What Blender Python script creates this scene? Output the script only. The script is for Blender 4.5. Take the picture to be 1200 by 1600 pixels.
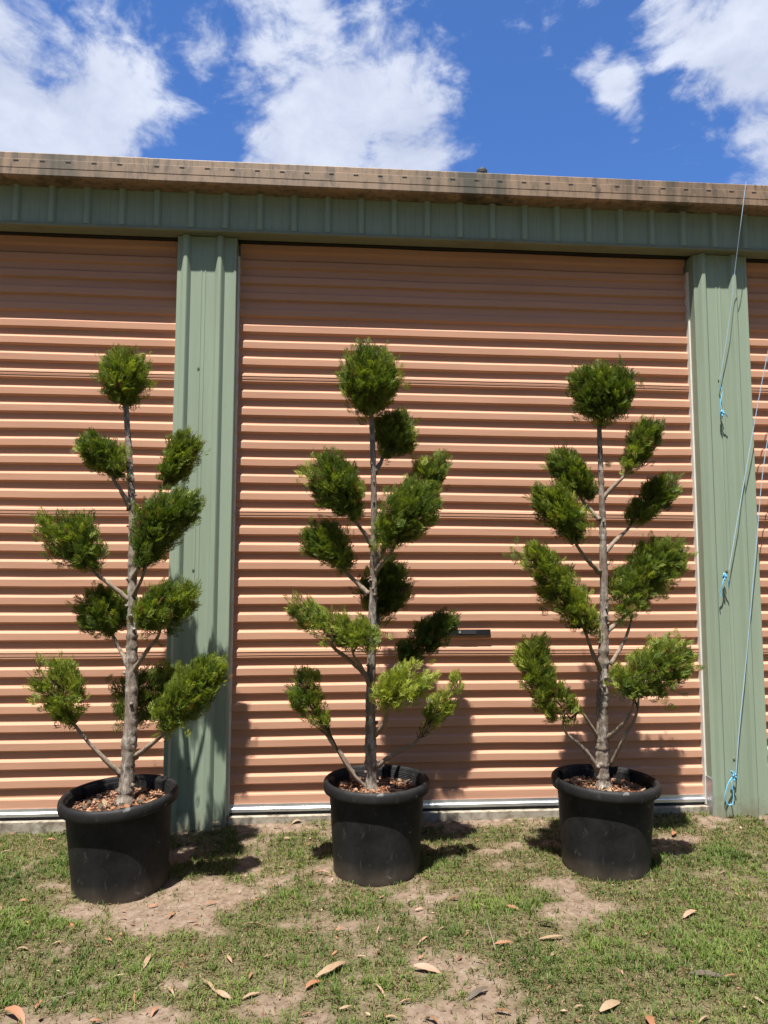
import bpy, math, random
import numpy as np
from mathutils import Vector, Matrix
random.seed(7); RNG = np.random.default_rng(7)
S = bpy.context.scene
for o in list(bpy.data.objects): bpy.data.objects.remove(o)

# ------------------------------------------------------------------ camera
F_PX, CAM_Y, CAM_Z = 1109.0, -4.2, 1.43
YAW, PIT, ROL = 0.0745, 0.0864, 0.0020
FW = Vector((math.sin(YAW)*math.cos(PIT), math.cos(YAW)*math.cos(PIT), math.sin(PIT)))
RT = Vector((math.cos(YAW), -math.sin(YAW), 0)); UP = RT.cross(FW)
RT, UP = RT*math.cos(ROL)+UP*math.sin(ROL), UP*math.cos(ROL)-RT*math.sin(ROL)
CO = Vector((0, CAM_Y, CAM_Z))
cd = bpy.data.cameras.new('camera'); cam = bpy.data.objects.new('camera', cd)
S.collection.objects.link(cam); S.camera = cam
cd.sensor_fit = 'VERTICAL'; cd.sensor_height = 24.0; cd.sensor_width = 18.0
cd.lens = F_PX/1600*24.0; cd.clip_start = 0.05; cd.clip_end = 1000
m = Matrix((RT, UP, -FW)).transposed().to_4x4(); m.translation = CO
cam.matrix_world = m

def at(px, py, Y):            # the point at wall distance Y seen at a photo pixel (used once, to lay the place out)
    d = FW + RT*((px-600)/F_PX) + UP*((800-py)/F_PX)
    return CO + d*((Y-CAM_Y)/d.y)
def gnd(px, py, z=0.0):
    d = FW + RT*((px-600)/F_PX) + UP*((800-py)/F_PX)
    return CO + d*((z-CAM_Z)/d.z)

# ------------------------------------------------------------------ light
SUN_D = (0.42, 1.0, -3.0)
SUN = Vector(SUN_D).normalized()
EL = math.asin(-SUN.z); AZ = math.atan2(-SUN.x, -SUN.y)
sl = bpy.data.lights.new('sun', 'SUN'); sl.energy = 5.0; sl.angle = math.radians(0.53); sl.color = (1.0, 0.96, 0.90)
so = bpy.data.objects.new('sun', sl); S.collection.objects.link(so)
so.rotation_euler = SUN.to_track_quat('-Z', 'Y').to_euler(); so.location = (-4, -6, 12)
S.view_settings.view_transform = 'Standard'; S.view_settings.look = 'None'
S.view_settings.exposure = 1.2; S.view_settings.gamma = 1.0
S.render.resolution_x, S.render.resolution_y = 768, 1024
S.render.engine = 'CYCLES'

W = bpy.data.worlds.new('World'); S.world = W; W.use_nodes = True
nt = W.node_tree; nt.nodes.clear()
def N(tree, typ, **kw):
    n = tree.nodes.new(typ)
    for k, v in kw.items():
        if k.startswith('i_'):
            n.inputs[k[2:].replace('_', ' ')].default_value = v
        else: setattr(n, k, v)
    return n
def L(tree, a, b): tree.links.new(a, b)
def mth(tree, op, a, b=None, clamp=False):
    n = tree.nodes.new('ShaderNodeMath'); n.operation = op; n.use_clamp = clamp
    for i, v in enumerate((a, b)):
        if v is None: continue
        if isinstance(v, (int, float)): n.inputs[i].default_value = v
        else: tree.links.new(v, n.inputs[i])
    return n.outputs[0]
def build_world():
    out = N(nt, 'ShaderNodeOutputWorld'); bg = N(nt, 'ShaderNodeBackground')
    sky = N(nt, 'ShaderNodeTexSky'); sky.sky_type = 'NISHITA'; sky.sun_disc = False
    sky.sun_elevation = EL; sky.sun_rotation = AZ % (2*math.pi)
    sky.air_density = 1.0; sky.dust_density = 0.25; sky.ozone_density = 3.0; sky.altitude = 50
    skys = N(nt, 'ShaderNodeVectorMath', operation='MULTIPLY'); L(nt, sky.outputs[0], skys.inputs[0])
    skys.inputs[1].default_value = (0.037, 0.055, 0.082)
    tc = N(nt, 'ShaderNodeTexCoord'); d = tc.outputs['Generated']
    def noise(scale, det, rough, dist, off):
        mp = N(nt, 'ShaderNodeMapping'); mp.inputs['Location'].default_value = off; mp.inputs['Rotation'].default_value = (0, -0.75, 0)
        mp.inputs['Scale'].default_value = (1.0, 1.0, 1.55)
        L(nt, d, mp.inputs[0])
        n = N(nt, 'ShaderNodeTexNoise'); n.inputs['Scale'].default_value = scale; n.inputs['Detail'].default_value = det
        n.inputs['Roughness'].default_value = rough; n.inputs['Distortion'].default_value = dist
        L(nt, mp.outputs[0], n.inputs['Vector']); return n.outputs[0]
    big = noise(1.6, 3, 0.5, 0.2, (3.1, 1.7, 0)); mid = noise(6.5, 9, 0.60, 0.45, (1.3, 5.2, 0)); fine = noise(24.0, 6, 0.62, 0.5, (7.3, 2.2, 0))
    # cloud banks: direction, size and weight of each bank
    banks = [(-30,150,170,1.0),(120,190,150,.95),(-120,60,180,1.0),(205,215,85,.45),(40,260,150,.9),(290,215,40,.30),
             (240,25,45,.45),(335,70,75,.50),(425,130,95,.70),(490,30,100,.62),(420,-30,90,.6),(530,180,120,1.0),(640,220,115,1.0),(630,125,75,.65),(590,40,90,.62),(700,120,45,.5),(470,240,120,.9),(690,50,60,.3),
             (855,85,36,.42),(930,90,36,.50),(965,135,44,.68),(985,175,34,.50),(990,205,24,.38),(1010,25,40,.35),
             (1080,30,80,.75),(1150,90,95,.95),(1230,60,150,1.0),(1195,190,80,.8),(1250,240,110,.9),(1080,130,42,.40),(880,-120,150,.5),(620,-160,160,.6)]
    acc = None
    for px, py, r, w in banks:
        dv = (FW + RT*((px-600)/F_PX) + UP*((800-py)/F_PX)).normalized(); ang = r/F_PX*0.85
        dp = N(nt, 'ShaderNodeVectorMath', operation='DOT_PRODUCT'); L(nt, d, dp.inputs[0]); dp.inputs[1].default_value = dv
        q = mth(nt, 'DIVIDE', mth(nt, 'SUBTRACT', 1.0, dp.outputs['Value']), -(ang*ang/2))
        g = mth(nt, 'MULTIPLY', mth(nt, 'POWER', 2.718, q), w)
        acc = g if acc is None else mth(nt, 'MAXIMUM', acc, g)
    vd = (FW + UP*0.62).normalized()
    dp = N(nt, 'ShaderNodeVectorMath', operation='DOT_PRODUCT'); L(nt, d, dp.inputs[0]); dp.inputs[1].default_value = vd
    mr = N(nt, 'ShaderNodeMapRange'); mr.interpolation_type = 'SMOOTHSTEP'
    mr.inputs[1].default_value = math.cos(1.0); mr.inputs[2].default_value = math.cos(0.62); L(nt, dp.outputs['Value'], mr.inputs[0])
    gen = N(nt, 'ShaderNodeMapRange'); gen.inputs[1].default_value = 0.36; gen.inputs[2].default_value = 0.62; L(nt, big, gen.inputs[0])
    mx = N(nt, 'ShaderNodeMix'); L(nt, mr.outputs[0], mx.inputs[0]); L(nt, gen.outputs[0], mx.inputs[2]); L(nt, acc, mx.inputs[3])
    cov = mx.outputs[0]
    dens = mth(nt, 'ADD', mth(nt, 'ADD', cov, mth(nt, 'MULTIPLY', mth(nt, 'SUBTRACT', mid, 0.5), 1.9)), mth(nt, 'MULTIPLY', mth(nt, 'SUBTRACT', fine, 0.5), 0.55))
    al = N(nt, 'ShaderNodeMapRange'); al.interpolation_type = 'SMOOTHSTEP'; al.inputs[1].default_value = 0.33; al.inputs[2].default_value = 0.74; L(nt, dens, al.inputs[0])
    # cloud brightness: thick parts a little greyer, lit rims whiter
    cb = N(nt, 'ShaderNodeValToRGB'); L(nt, mth(nt, 'ADD', mth(nt, 'MULTIPLY', mid, 0.75), mth(nt, 'MULTIPLY', fine, 0.25)), cb.inputs[0])
    cb.color_ramp.elements[0].position = 0.34; cb.color_ramp.elements[0].color = (0.228, 0.257, 0.338, 1)
    cb.color_ramp.elements[1].position = 0.62; cb.color_ramp.elements[1].color = (0.345, 0.37, 0.435, 1)
    fm = N(nt, 'ShaderNodeMix', data_type='RGBA'); L(nt, mth(nt, 'MULTIPLY', al.outputs[0], 0.97), fm.inputs[0]); L(nt, skys.outputs[0], fm.inputs[6]); L(nt, cb.outputs[0], fm.inputs[7])
    L(nt, fm.outputs[2], bg.inputs[0]); bg.inputs[1].default_value = 1.0
    L(nt, bg.outputs[0], out.inputs[0])
build_world()

# ------------------------------------------------------------------ helpers
COL = S.collection
def mesh_obj(name, verts, faces, mat, parent=None, smooth=False, colors=None):
    me = bpy.data.meshes.new(name); me.from_pydata(verts if isinstance(verts, list) else verts.tolist(), [], faces if isinstance(faces, list) else faces.tolist())
    if colors is not None:
        ca = me.color_attributes.new('tint', 'FLOAT_COLOR', 'POINT')
        ca.data.foreach_set('color', np.asarray(colors, dtype=np.float32).ravel())
    if smooth: me.polygons.foreach_set('use_smooth', [True]*len(me.polygons))
    me.materials.append(mat); me.update()
    o = bpy.data.objects.new(name, me); COL.objects.link(o)
    if parent is not None: o.parent = parent; o.matrix_parent_inverse = parent.matrix_world.inverted()
    return o
def empty(name, loc, label=None, cat=None, group=None, parent=None):
    o = bpy.data.objects.new(name, None); COL.objects.link(o); o.location = loc; o.empty_display_size = .1
    o.matrix_world = Matrix.Translation(loc)
    tag(o, label, cat, group); return o
def tag(o, label=None, cat=None, group=None, kind=None):
    if label: o['label'] = label
    if cat: o['category'] = cat
    if group: o['group'] = group
    if kind: o['kind'] = kind
    return o
class MB:
    def __init__(s): s.v = []; s.f = []
    def box(s, x0, x1, y0, y1, z0, z1):
        b = len(s.v)
        s.v += [(x, y, z) for z in (z0, z1) for y in (y0, y1) for x in (x0, x1)]
        s.f += [tuple(b+i for i in q) for q in ((0,2,3,1),(4,5,7,6),(0,1,5,4),(2,6,7,3),(0,4,6,2),(1,3,7,5))]; return s
    def tube(s, pts, rad, n=6, cap=True, jit=0.0, twist=0.0):
        pts = [Vector(p) for p in pts]; b = len(s.v); k = len(pts)
        ref = Vector((0, 1, 0.01))
        for i, p in enumerate(pts):
            t = (pts[min(i+1, k-1)]-pts[max(i-1, 0)]).normalized()
            a = t.cross(ref)
            if a.length < 1e-3: a = t.cross(Vector((1, 0, 0)))
            a.normalize(); c = t.cross(a)
            r = rad[i] if hasattr(rad, '__len__') else rad
            for j in range(n):
                th = 2*math.pi*j/n+twist*i; rr = r*(1+jit*(random.random()-.5)*2)
                s.v.append(tuple(p+a*(rr*math.cos(th))+c*(rr*math.sin(th))))
        for i in range(k-1):
            for j in range(n):
                j2 = (j+1) % n; s.f.append((b+i*n+j, b+i*n+j2, b+(i+1)*n+j2, b+(i+1)*n+j))
        if cap:
            s.f.append(tuple(b+j for j in range(n))[::-1]); s.f.append(tuple(b+(k-1)*n+j for j in range(n)))
        return s
    def extrude_x(s, prof, x0, x1, seg=1, closed=False):       # prof of (y,z)
        b = len(s.v); n = len(prof)
        for i in range(seg+1):
            x = x0+(x1-x0)*i/seg; s.v += [(x, y, z) for y, z in prof]
        for i in range(seg):
            for j in range(n if closed else n-1):
                j2 = (j+1) % n; s.f.append((b+i*n+j, b+(i+1)*n+j, b+(i+1)*n+j2, b+i*n+j2))
        if closed: s.f.append(tuple(b+j for j in range(n))); s.f.append(tuple(b+seg*n+j for j in range(n))[::-1])
        return s
    def extrude_z(s, prof, z0, z1, closed=False):               # prof of (x,y)
        b = len(s.v); n = len(prof)
        for z in (z0, z1): s.v += [(x, y, z) for x, y in prof]
        for j in range(n if closed else n-1):
            j2 = (j+1) % n; s.f.append((b+j, b+j2, b+n+j2, b+n+j))
        if closed: s.f.append(tuple(b+j for j in range(n))[::-1]); s.f.append(tuple(b+n+j for j in range(n)))
        return s
    def lathe(s, prof, n=64, c=(0, 0, 0), wob=None):
        b = len(s.v); k = len(prof)
        for j in range(n):
            th = 2*math.pi*j/n
            for i, (r, z) in enumerate(prof):
                rr = r if wob is None else r*(1+wob(th, z))
                s.v.append((c[0]+rr*math.cos(th), c[1]+rr*math.sin(th), c[2]+z))
        for j in range(n):
            j2 = (j+1) % n
            for i in range(k-1): s.f.append((b+j*k+i, b+j2*k+i, b+j2*k+i+1, b+j*k+i+1))
        return s
    def build(s, name, mat, parent=None, smooth=False): return mesh_obj(name, s.v, s.f, mat, parent, smooth)
def smooth_angle(o, deg=35):
    o.data.polygons.foreach_set('use_smooth', [True]*len(o.data.polygons))
    try: o.data.set_sharp_from_angle(angle=math.radians(deg))
    except Exception: pass
    return o
# value noise for layout maps
_T = RNG.random((256, 256))
def vnoise(x, y):
    x = np.asarray(x, float); y = np.asarray(y, float)
    xi = np.floor(x).astype(int); yi = np.floor(y).astype(int); fx = x-xi; fy = y-yi
    fx = fx*fx*(3-2*fx); fy = fy*fy*(3-2*fy)
    g = lambda a, b: _T[a % 256, b % 256]
    return (g(xi, yi)*(1-fx)+g(xi+1, yi)*fx)*(1-fy)+(g(xi, yi+1)*(1-fx)+g(xi+1, yi+1)*fx)*fy
def fbm(x, y, sc, oc=4):
    r = 0; a = .5; t = 0
    for i in range(oc): r = r+a*vnoise(x*sc+17*i, y*sc+31*i); t += a; a *= .5; sc *= 2.03
    return r/t

# ------------------------------------------------------------------ materials
def mat(name):
    m = bpy.data.materials.new(name); m.use_nodes = True
    t = m.node_tree; b = t.nodes['Principled BSDF']; return m, t, b
def ramp(t, src, stops):
    r = t.nodes.new('ShaderNodeValToRGB'); e = r.color_ramp.elements
    while len(e) < len(stops): e.new(0.5)
    for i, (p, c) in enumerate(stops): e[i].position = p; e[i].color = (*c, 1) if len(c) == 3 else c
    t.links.new(src, r.inputs[0]); return r.outputs[0]
def tnoise(t, scale, det=4, rough=.55, stretch=(1, 1, 1), coord='Object', dist=0.0):
    tc = t.nodes.new('ShaderNodeTexCoord'); mp = t.nodes.new('ShaderNodeMapping'); mp.inputs['Scale'].default_value = stretch
    t.links.new(tc.outputs[coord], mp.inputs[0])
    n = t.nodes.new('ShaderNodeTexNoise'); n.inputs['Scale'].default_value = scale; n.inputs['Detail'].default_value = det
    n.inputs['Roughness'].default_value = rough; n.inputs['Distortion'].default_value = dist
    t.links.new(mp.outputs[0], n.inputs['Vector']); return n.outputs[0]
def mixc(t, fac, a, b, mode='MIX'):
    n = t.nodes.new('ShaderNodeMix'); n.data_type = 'RGBA'; n.blend_type = mode
    for i, v in ((0, fac), (6, a), (7, b)):
        if isinstance(v, (int, float)): n.inputs[i].default_value = v
        elif isinstance(v, tuple): n.inputs[i].default_value = (*v, 1)
        else: t.links.new(v, n.inputs[i])
    return n.outputs[2]
def bump(t, b, h, strength=.3, dist=.01):
    n = t.nodes.new('ShaderNodeBump'); n.inputs['Strength'].default_value = strength; n.inputs['Distance'].default_value = dist
    t.links.new(h, n.inputs['Height']); t.links.new(n.outputs[0], b.inputs['Normal'])
def painted(name, col, dirt, rough=.45, dirt_amt=.5, st=(1, 1, 1), sc=3.0, spec=.4, mud=False):
    m, t, b = mat(name)
    n1 = tnoise(t, sc, 6, .65, st); n2 = tnoise(t, 60, 3, .6, st); n3 = tnoise(t, .8, 3, .5)
    c = mixc(t, ramp(t, n1, [(.48, (0, 0, 0)), (.80, (dirt_amt,)*3)]), col, dirt)
    c = mixc(t, ramp(t, n2, [(.62, (0, 0, 0)), (.74, (dirt_amt*.55,)*3)]), c, dirt)
    c = mixc(t, ramp(t, n3, [(.35, (0, 0, 0)), (.7, (.22,)*3)]), c, tuple(min(1, x*1.18+.01) for x in col))
    t.links.new(c, b.inputs['Base Color']); b.inputs['Roughness'].default_value = rough; b.inputs['Specular IOR Level'].default_value = spec
    if mud:
        tc = t.nodes.new('ShaderNodeTexCoord'); sp = t.nodes.new('ShaderNodeSeparateXYZ'); t.links.new(tc.outputs['Object'], sp.inputs[0])
        hgt = mth(t, 'ADD', mth(t, 'MULTIPLY', sp.outputs[2], -3.2), mth(t, 'MULTIPLY', tnoise(t, 11, 6, .7), 1.6))
        c = mixc(t, ramp(t, hgt, [(.35, (0, 0, 0)), (.95, (.75,)*3)]), c, (.17, .125, .085)); t.links.new(c, b.inputs['Base Color'])
    bump(t, b, tnoise(t, 9, 2, .5, st), .06, .01)
    return m
M = {}
M['peach'] = painted('peach_paint', (.455, .246, .160), (.22, .12, .08), .72, .5, (.25, 1, 3), 3.0, .12)
M['green'] = painted('green_paint', (.232, .285, .208), (.125, .15, .105), .55, .5, (2.5, 2.5, .22), 3.0, .25, True)
M['green_trim'] = painted('green_trim_paint', (.15, .17, .11), (.10, .08, .05), .5, .7, (1, 1, 1), 4.0)
def gutter_mat():
    m, t, b = mat('gutter_paint')
    c = mixc(t, ramp(t, tnoise(t, 3.5, 6, .7, (1, 1, .15)), [(.40, (0, 0, 0)), (.72, (.8,)*3)]), (.245, .158, .092), (.125, .086, .05))
    c = mixc(t, ramp(t, tnoise(t, 22, 5, .7, (1, 1, .3)), [(.48, (0, 0, 0)), (.66, (.85,)*3)]), c, (.06, .046, .028))
    c = mixc(t, ramp(t, tnoise(t, 1.6, 5, .75, (1, 1, .05), dist=.3), [(.57, (0, 0, 0)), (.66, (.9,)*3)]), c, (.03, .029, .014))
    t.links.new(c, b.inputs['Base Color']); b.inputs['Roughness'].default_value = .6
    return m
M['gutter'] = gutter_mat()
def metal(name, col, rough=.35):
    m, t, b = mat(name); c = mixc(t, ramp(t, tnoise(t, 12, 4, .6, (.3, 1, 1)), [(.4, (0, 0, 0)), (.7, (.6,)*3)]), col, tuple(x*.6 for x in col))
    t.links.new(c, b.inputs['Base Color']); b.inputs['Metallic'].default_value = .85; b.inputs['Roughness'].default_value = rough; return m
M['alu'] = metal('aluminium', (.74, .74, .75), .38); M['steel'] = metal('galvanised_steel', (.5, .5, .52), .5)
def plain(name, col, rough=.6, spec=.3, var=.25, sc=8):
    m, t, b = mat(name); c = mixc(t, tnoise(t, sc, 4, .6), tuple(x*(1-var) for x in col), tuple(min(1, x*(1+var)) for x in col))
    t.links.new(c, b.inputs['Base Color']); b.inputs['Roughness'].default_value = rough; b.inputs['Specular IOR Level'].default_value = spec; return m
M['guide'] = plain('pale_guide_strip', (.62, .60, .54), .5)
M['black'] = plain('black_plastic_part', (.012, .012, .014), .45)
M['seal'] = plain('rubber_seal', (.03, .03, .035), .7)
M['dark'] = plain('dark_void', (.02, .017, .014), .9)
M['roof'] = plain('roof_sheet', (.42, .31, .24), .5)
M['rope'] = plain('blue_rope', (.12, .42, .66), .6, var=.3, sc=120)
M['twine'] = plain('grey_blue_twine', (.30, .42, .52), .6, var=.3, sc=120)
M['stone'] = plain('sandstone', (.30, .25, .16), .9, var=.4, sc=30)
def concrete_mat():
    m, t, b = mat('concrete'); n = tnoise(t, 14, 8, .7)
    c = ramp(t, n, [(.35, (.12, .095, .065)), (.5, (.27, .235, .18)), (.7, (.38, .345, .28))])
    t.links.new(c, b.inputs['Base Color']); b.inputs['Roughness'].default_value = .9; bump(t, b, n, .6, .01); return m
M['concrete'] = concrete_mat()
def pot_mat():
    m, t, b = mat('black_pot_plastic')
    c = mixc(t, ramp(t, tnoise(t, 5, 6, .7), [(.38, (0, 0, 0)), (.72, (.9,)*3)]), (.007, .007, .0073), (.028, .027, .026))
    c = mixc(t, ramp(t, tnoise(t, 26, 8, .75, (1, 1, .5), dist=.6), [(.57, (0, 0, 0)), (.68, (.75,)*3)]), c, (.065, .062, .058))
    tc = t.nodes.new('ShaderNodeTexCoord'); sp = t.nodes.new('ShaderNodeSeparateXYZ'); t.links.new(tc.outputs['Object'], sp.inputs[0])
    splash = mth(t, 'MULTIPLY', ramp(t, sp.outputs[2], [(.0, (1,)*3), (.10, (0, 0, 0))]), tnoise(t, 9, 5, .7))
    c = mixc(t, mth(t, 'MULTIPLY', splash, 1.2, True), c, (.11, .085, .06))
    c = mixc(t, ramp(t, tnoise(t, 14, 3, .5, (1, 1, 1.4)), [(.70, (0, 0, 0)), (.735, (.8,)*3)]), c, (.13, .125, .12))
    t.links.new(c, b.inputs['Base Color']); b.inputs['Roughness'].default_value = .6; b.inputs['Specular IOR Level'].default_value = .18
    bump(t, b, tnoise(t, 45, 4, .6), .12, .004); return m
M['pot'] = pot_mat()
def bark_mat():
    m, t, b = mat('cypress_bark'); n = tnoise(t, 55, 6, .7, (1, 1, .35)); n2 = tnoise(t, 16, 4, .6, (1, 1, .6))
    c = ramp(t, n, [(.34, (.045, .036, .028)), (.48, (.19, .16, .13)), (.62, (.37, .335, .29))])
    c = mixc(t, ramp(t, n2, [(.42, (0, 0, 0)), (.62, (.7,)*3)]), c, (.16, .115, .085))
    t.links.new(c, b.inputs['Base Color']); b.inputs['Roughness'].default_value = .9; b.inputs['Specular IOR Level'].default_value = .15; bump(t, b, n, .9, .008); return m
M['bark'] = bark_mat()
M['branch'] = plain('branch_bark', (.20, .155, .115), .85, .15, .75, 90)
M['twig'] = plain('twig_bark', (.075, .05, .03), .9, .1, .4, 40)
def attr_mat(name, rough=.6, trans=.25, tcol=(1.2, 1.25, .5), spec=.25, gain=1.0):
    m, t, b = mat(name); a = t.nodes.new('ShaderNodeAttribute'); a.attribute_name = 'tint'
    t.links.new(a.outputs[0], b.inputs['Base Color']); b.inputs['Roughness'].default_value = rough; b.inputs['Specular IOR Level'].default_value = spec
    if trans > 0:
        tr = t.nodes.new('ShaderNodeBsdfTranslucent'); t.links.new(mixc(t, 1.0, a.outputs[0], tcol, 'MULTIPLY'), tr.inputs[0])
        mx = t.nodes.new('ShaderNodeMixShader'); mx.inputs[0].default_value = trans
        t.links.new(b.outputs[0], mx.inputs[1]); t.links.new(tr.outputs[0], mx.inputs[2]); t.links.new(mx.outputs[0], t.nodes['Material Output'].inputs[0])
    return m
M['foliage'] = attr_mat('cypress_foliage', .5, .38)
M['grass'] = attr_mat('grass_blades', .6, .30)
M['mulch'] = attr_mat('bark_mulch', .9, 0)
def leaf_mat(name, c1, c2):
    m, t, b = mat(name); n = tnoise(t, 35, 5, .65)
    t.links.new(ramp(t, n, [(.35, c1), (.62, c2)]), b.inputs['Base Color']); b.inputs['Roughness'].default_value = .65; return m
M['leaf_tan'] = leaf_mat('dry_leaf_tan', (.17, .11, .06), (.29, .20, .115))
M['leaf_orange'] = leaf_mat('dry_leaf_orange', (.18, .08, .038), (.28, .125, .058))
M['leaf_pink'] = leaf_mat('dry_leaf_pink', (.24, .135, .085), (.36, .215, .14))
M['leaf_dark'] = leaf_mat('dry_leaf_dark', (.035, .025, .018), (.09, .065, .04))
def ground_mat():
    m, t, b = mat('sandy_soil'); a = t.nodes.new('ShaderNodeAttribute'); a.attribute_name = 'tint'
    n = tnoise(t, 26, 8, .7); n2 = tnoise(t, 120, 4, .7); n3 = tnoise(t, 5, 5, .6)
    soil = ramp(t, n, [(.30, (.10, .066, .044)), (.5, (.195, .142, .102)), (.68, (.265, .205, .156))])
    soil = mixc(t, ramp(t, n2, [(.60, (0, 0, 0)), (.68, (.8,)*3)]), soil, (.10, .065, .038))
    soil = mixc(t, ramp(t, n3, [(.4, (0, 0, 0)), (.7, (.35,)*3)]), soil, (.145, .10, .068))
    th = ramp(t, n2, [(.35, (.030, .030, .012)), (.52, (.085, .080, .034)), (.66, (.17, .14, .075))])
    sp = t.nodes.new('ShaderNodeSeparateColor'); t.links.new(a.outputs[0], sp.inputs[0])
    c = mixc(t, sp.outputs[0], soil, th); t.links.new(c, b.inputs['Base Color']); b.inputs['Roughness'].default_value = .95; b.inputs['Specular IOR Level'].default_value = .1
    bump(t, b, mth(t, 'ADD', n, mth(t, 'MULTIPLY', n2, .5)), .8, .012); return m
M['soil'] = ground_mat()

# ------------------------------------------------------------------ ground
GX0, GX1, GY0, GY1 = -4.6, 5.6, -3.0, -0.03
# bare soil patches of the lawn: photo position of centre, half sizes in metres, strength
BARE = [(235,1432,.34,.13,1.0),(345,1400,.17,.10,1.0),(330,1455,.13,.10,.9),(130,1430,.16,.07,.8),(410,1380,.14,.06,.6),(500,1400,.1,.05,.4),(960,1415,.30,.075,1.0),(860,1378,.16,.05,.9),
        (800,1350,.14,.05,.7),(430,1300,.2,.05,.8),(300,1330,.16,.05,.5),(250,1540,.16,.05,.35),(380,1580,.22,.06,.55),(230,1590,.16,.05,.5),(470,1445,.18,.05,.35),(660,1500,.22,.08,.25),(100,1320,.22,.03,.4),(700,1290,.22,.05,.7),(760,1330,.1,.04,.6),
        (880,1560,.28,.07,.3),(750,1580,.3,.06,.3),(1110,1440,.2,.06,.25),(640,1440,.3,.06,.15),(1130,1285,.35,.03,.6),(60,1480,.16,.04,.25),(560,1500,.2,.05,.25)]
LUSH = [(60,1360,.28,.16,.5),(40,1450,.3,.15,.5),(120,1520,.35,.15,.35),(1000,1350,.16,.05,.7),(1130,1340,.4,.15,.5),(1100,1500,.5,.25,.4),(800,1420,.22,.08,.5),(540,1425,.18,.06,.35),(980,1500,.3,.15,.35),(610,1540,.1,.05,.3),(440,1400,.14,.06,.25),(690,1350,.2,.06,.3),(20,1560,.3,.1,.5)]
def blobs(x, y, lst):
    r = np.zeros_like(x)
    for px, py, sx, sy, w in lst:
        p = gnd(px, py); r = np.maximum(r, w*np.exp(-((x-p.x)/sx)**2-((y-p.y)/sy)**2))
    return r
def cover(x, y):
    n = fbm(x, y, 5.5, 4); n2 = fbm(x+9, y+4, 1.7, 3)
    c = .60+(n-.5)*1.9+(fbm(x+3, y+8, 15, 3)-.5)*.9+(n2-.5)*.7-blobs(x, y, BARE)*1.0+blobs(x, y, LUSH)*.5
    c = c-np.clip((y+.22)/.2, 0, 1)*.35
    return np.clip(c, 0, 1)
def gz(x, y):
    near = np.clip((np.abs(x)-12)/20, 0, 1)
    h = (fbm(x, y, 2.2, 4)-.5)*.035+(fbm(x+5, y, 11, 3)-.5)*.012+np.clip((y+.30)/.3, 0, 1)*(.018+.030*np.clip((x+.75)/.3, 0, 1)*(fbm(x+3, y, 3.5, 3)))
    return np.where(y > .1, -.02, h*(1-near))
def lines(a, b, step, far):
    core = np.arange(a, b+1e-6, step); out = [1.5*1.45**i*step*8 for i in range(16)]
    cs = np.cumsum(out); cs = cs[cs < far].tolist()+[far]
    return np.array([a-c for c in cs[::-1]]+core.tolist()+[b+c for c in cs])
gx = lines(GX0, GX1, .03, 180); gy = lines(GY0, .0, .03, 180)
XX, YY = np.meshgrid(gx, gy); ZZ = gz(XX, YY); nx, ny = len(gx), len(gy)
gv = np.stack([XX.ravel(), YY.ravel(), ZZ.ravel()], 1)
ii = (np.arange(ny-1)[:, None]*nx+np.arange(nx-1)[None]).ravel()
gf = np.stack([ii, ii+1, ii+nx+1, ii+nx], 1)
cv = cover(XX.ravel(), YY.ravel()); tint = np.stack([np.clip(cv*2.4-.25, 0, 1), cv, cv, np.ones_like(cv)], 1)
tag(mesh_obj('ground', gv, gf, M['soil'], None, True, tint), kind='structure')
def zg(p): return float(gz(np.array([p[0]]), np.array([p[1]]))[0])

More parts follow.
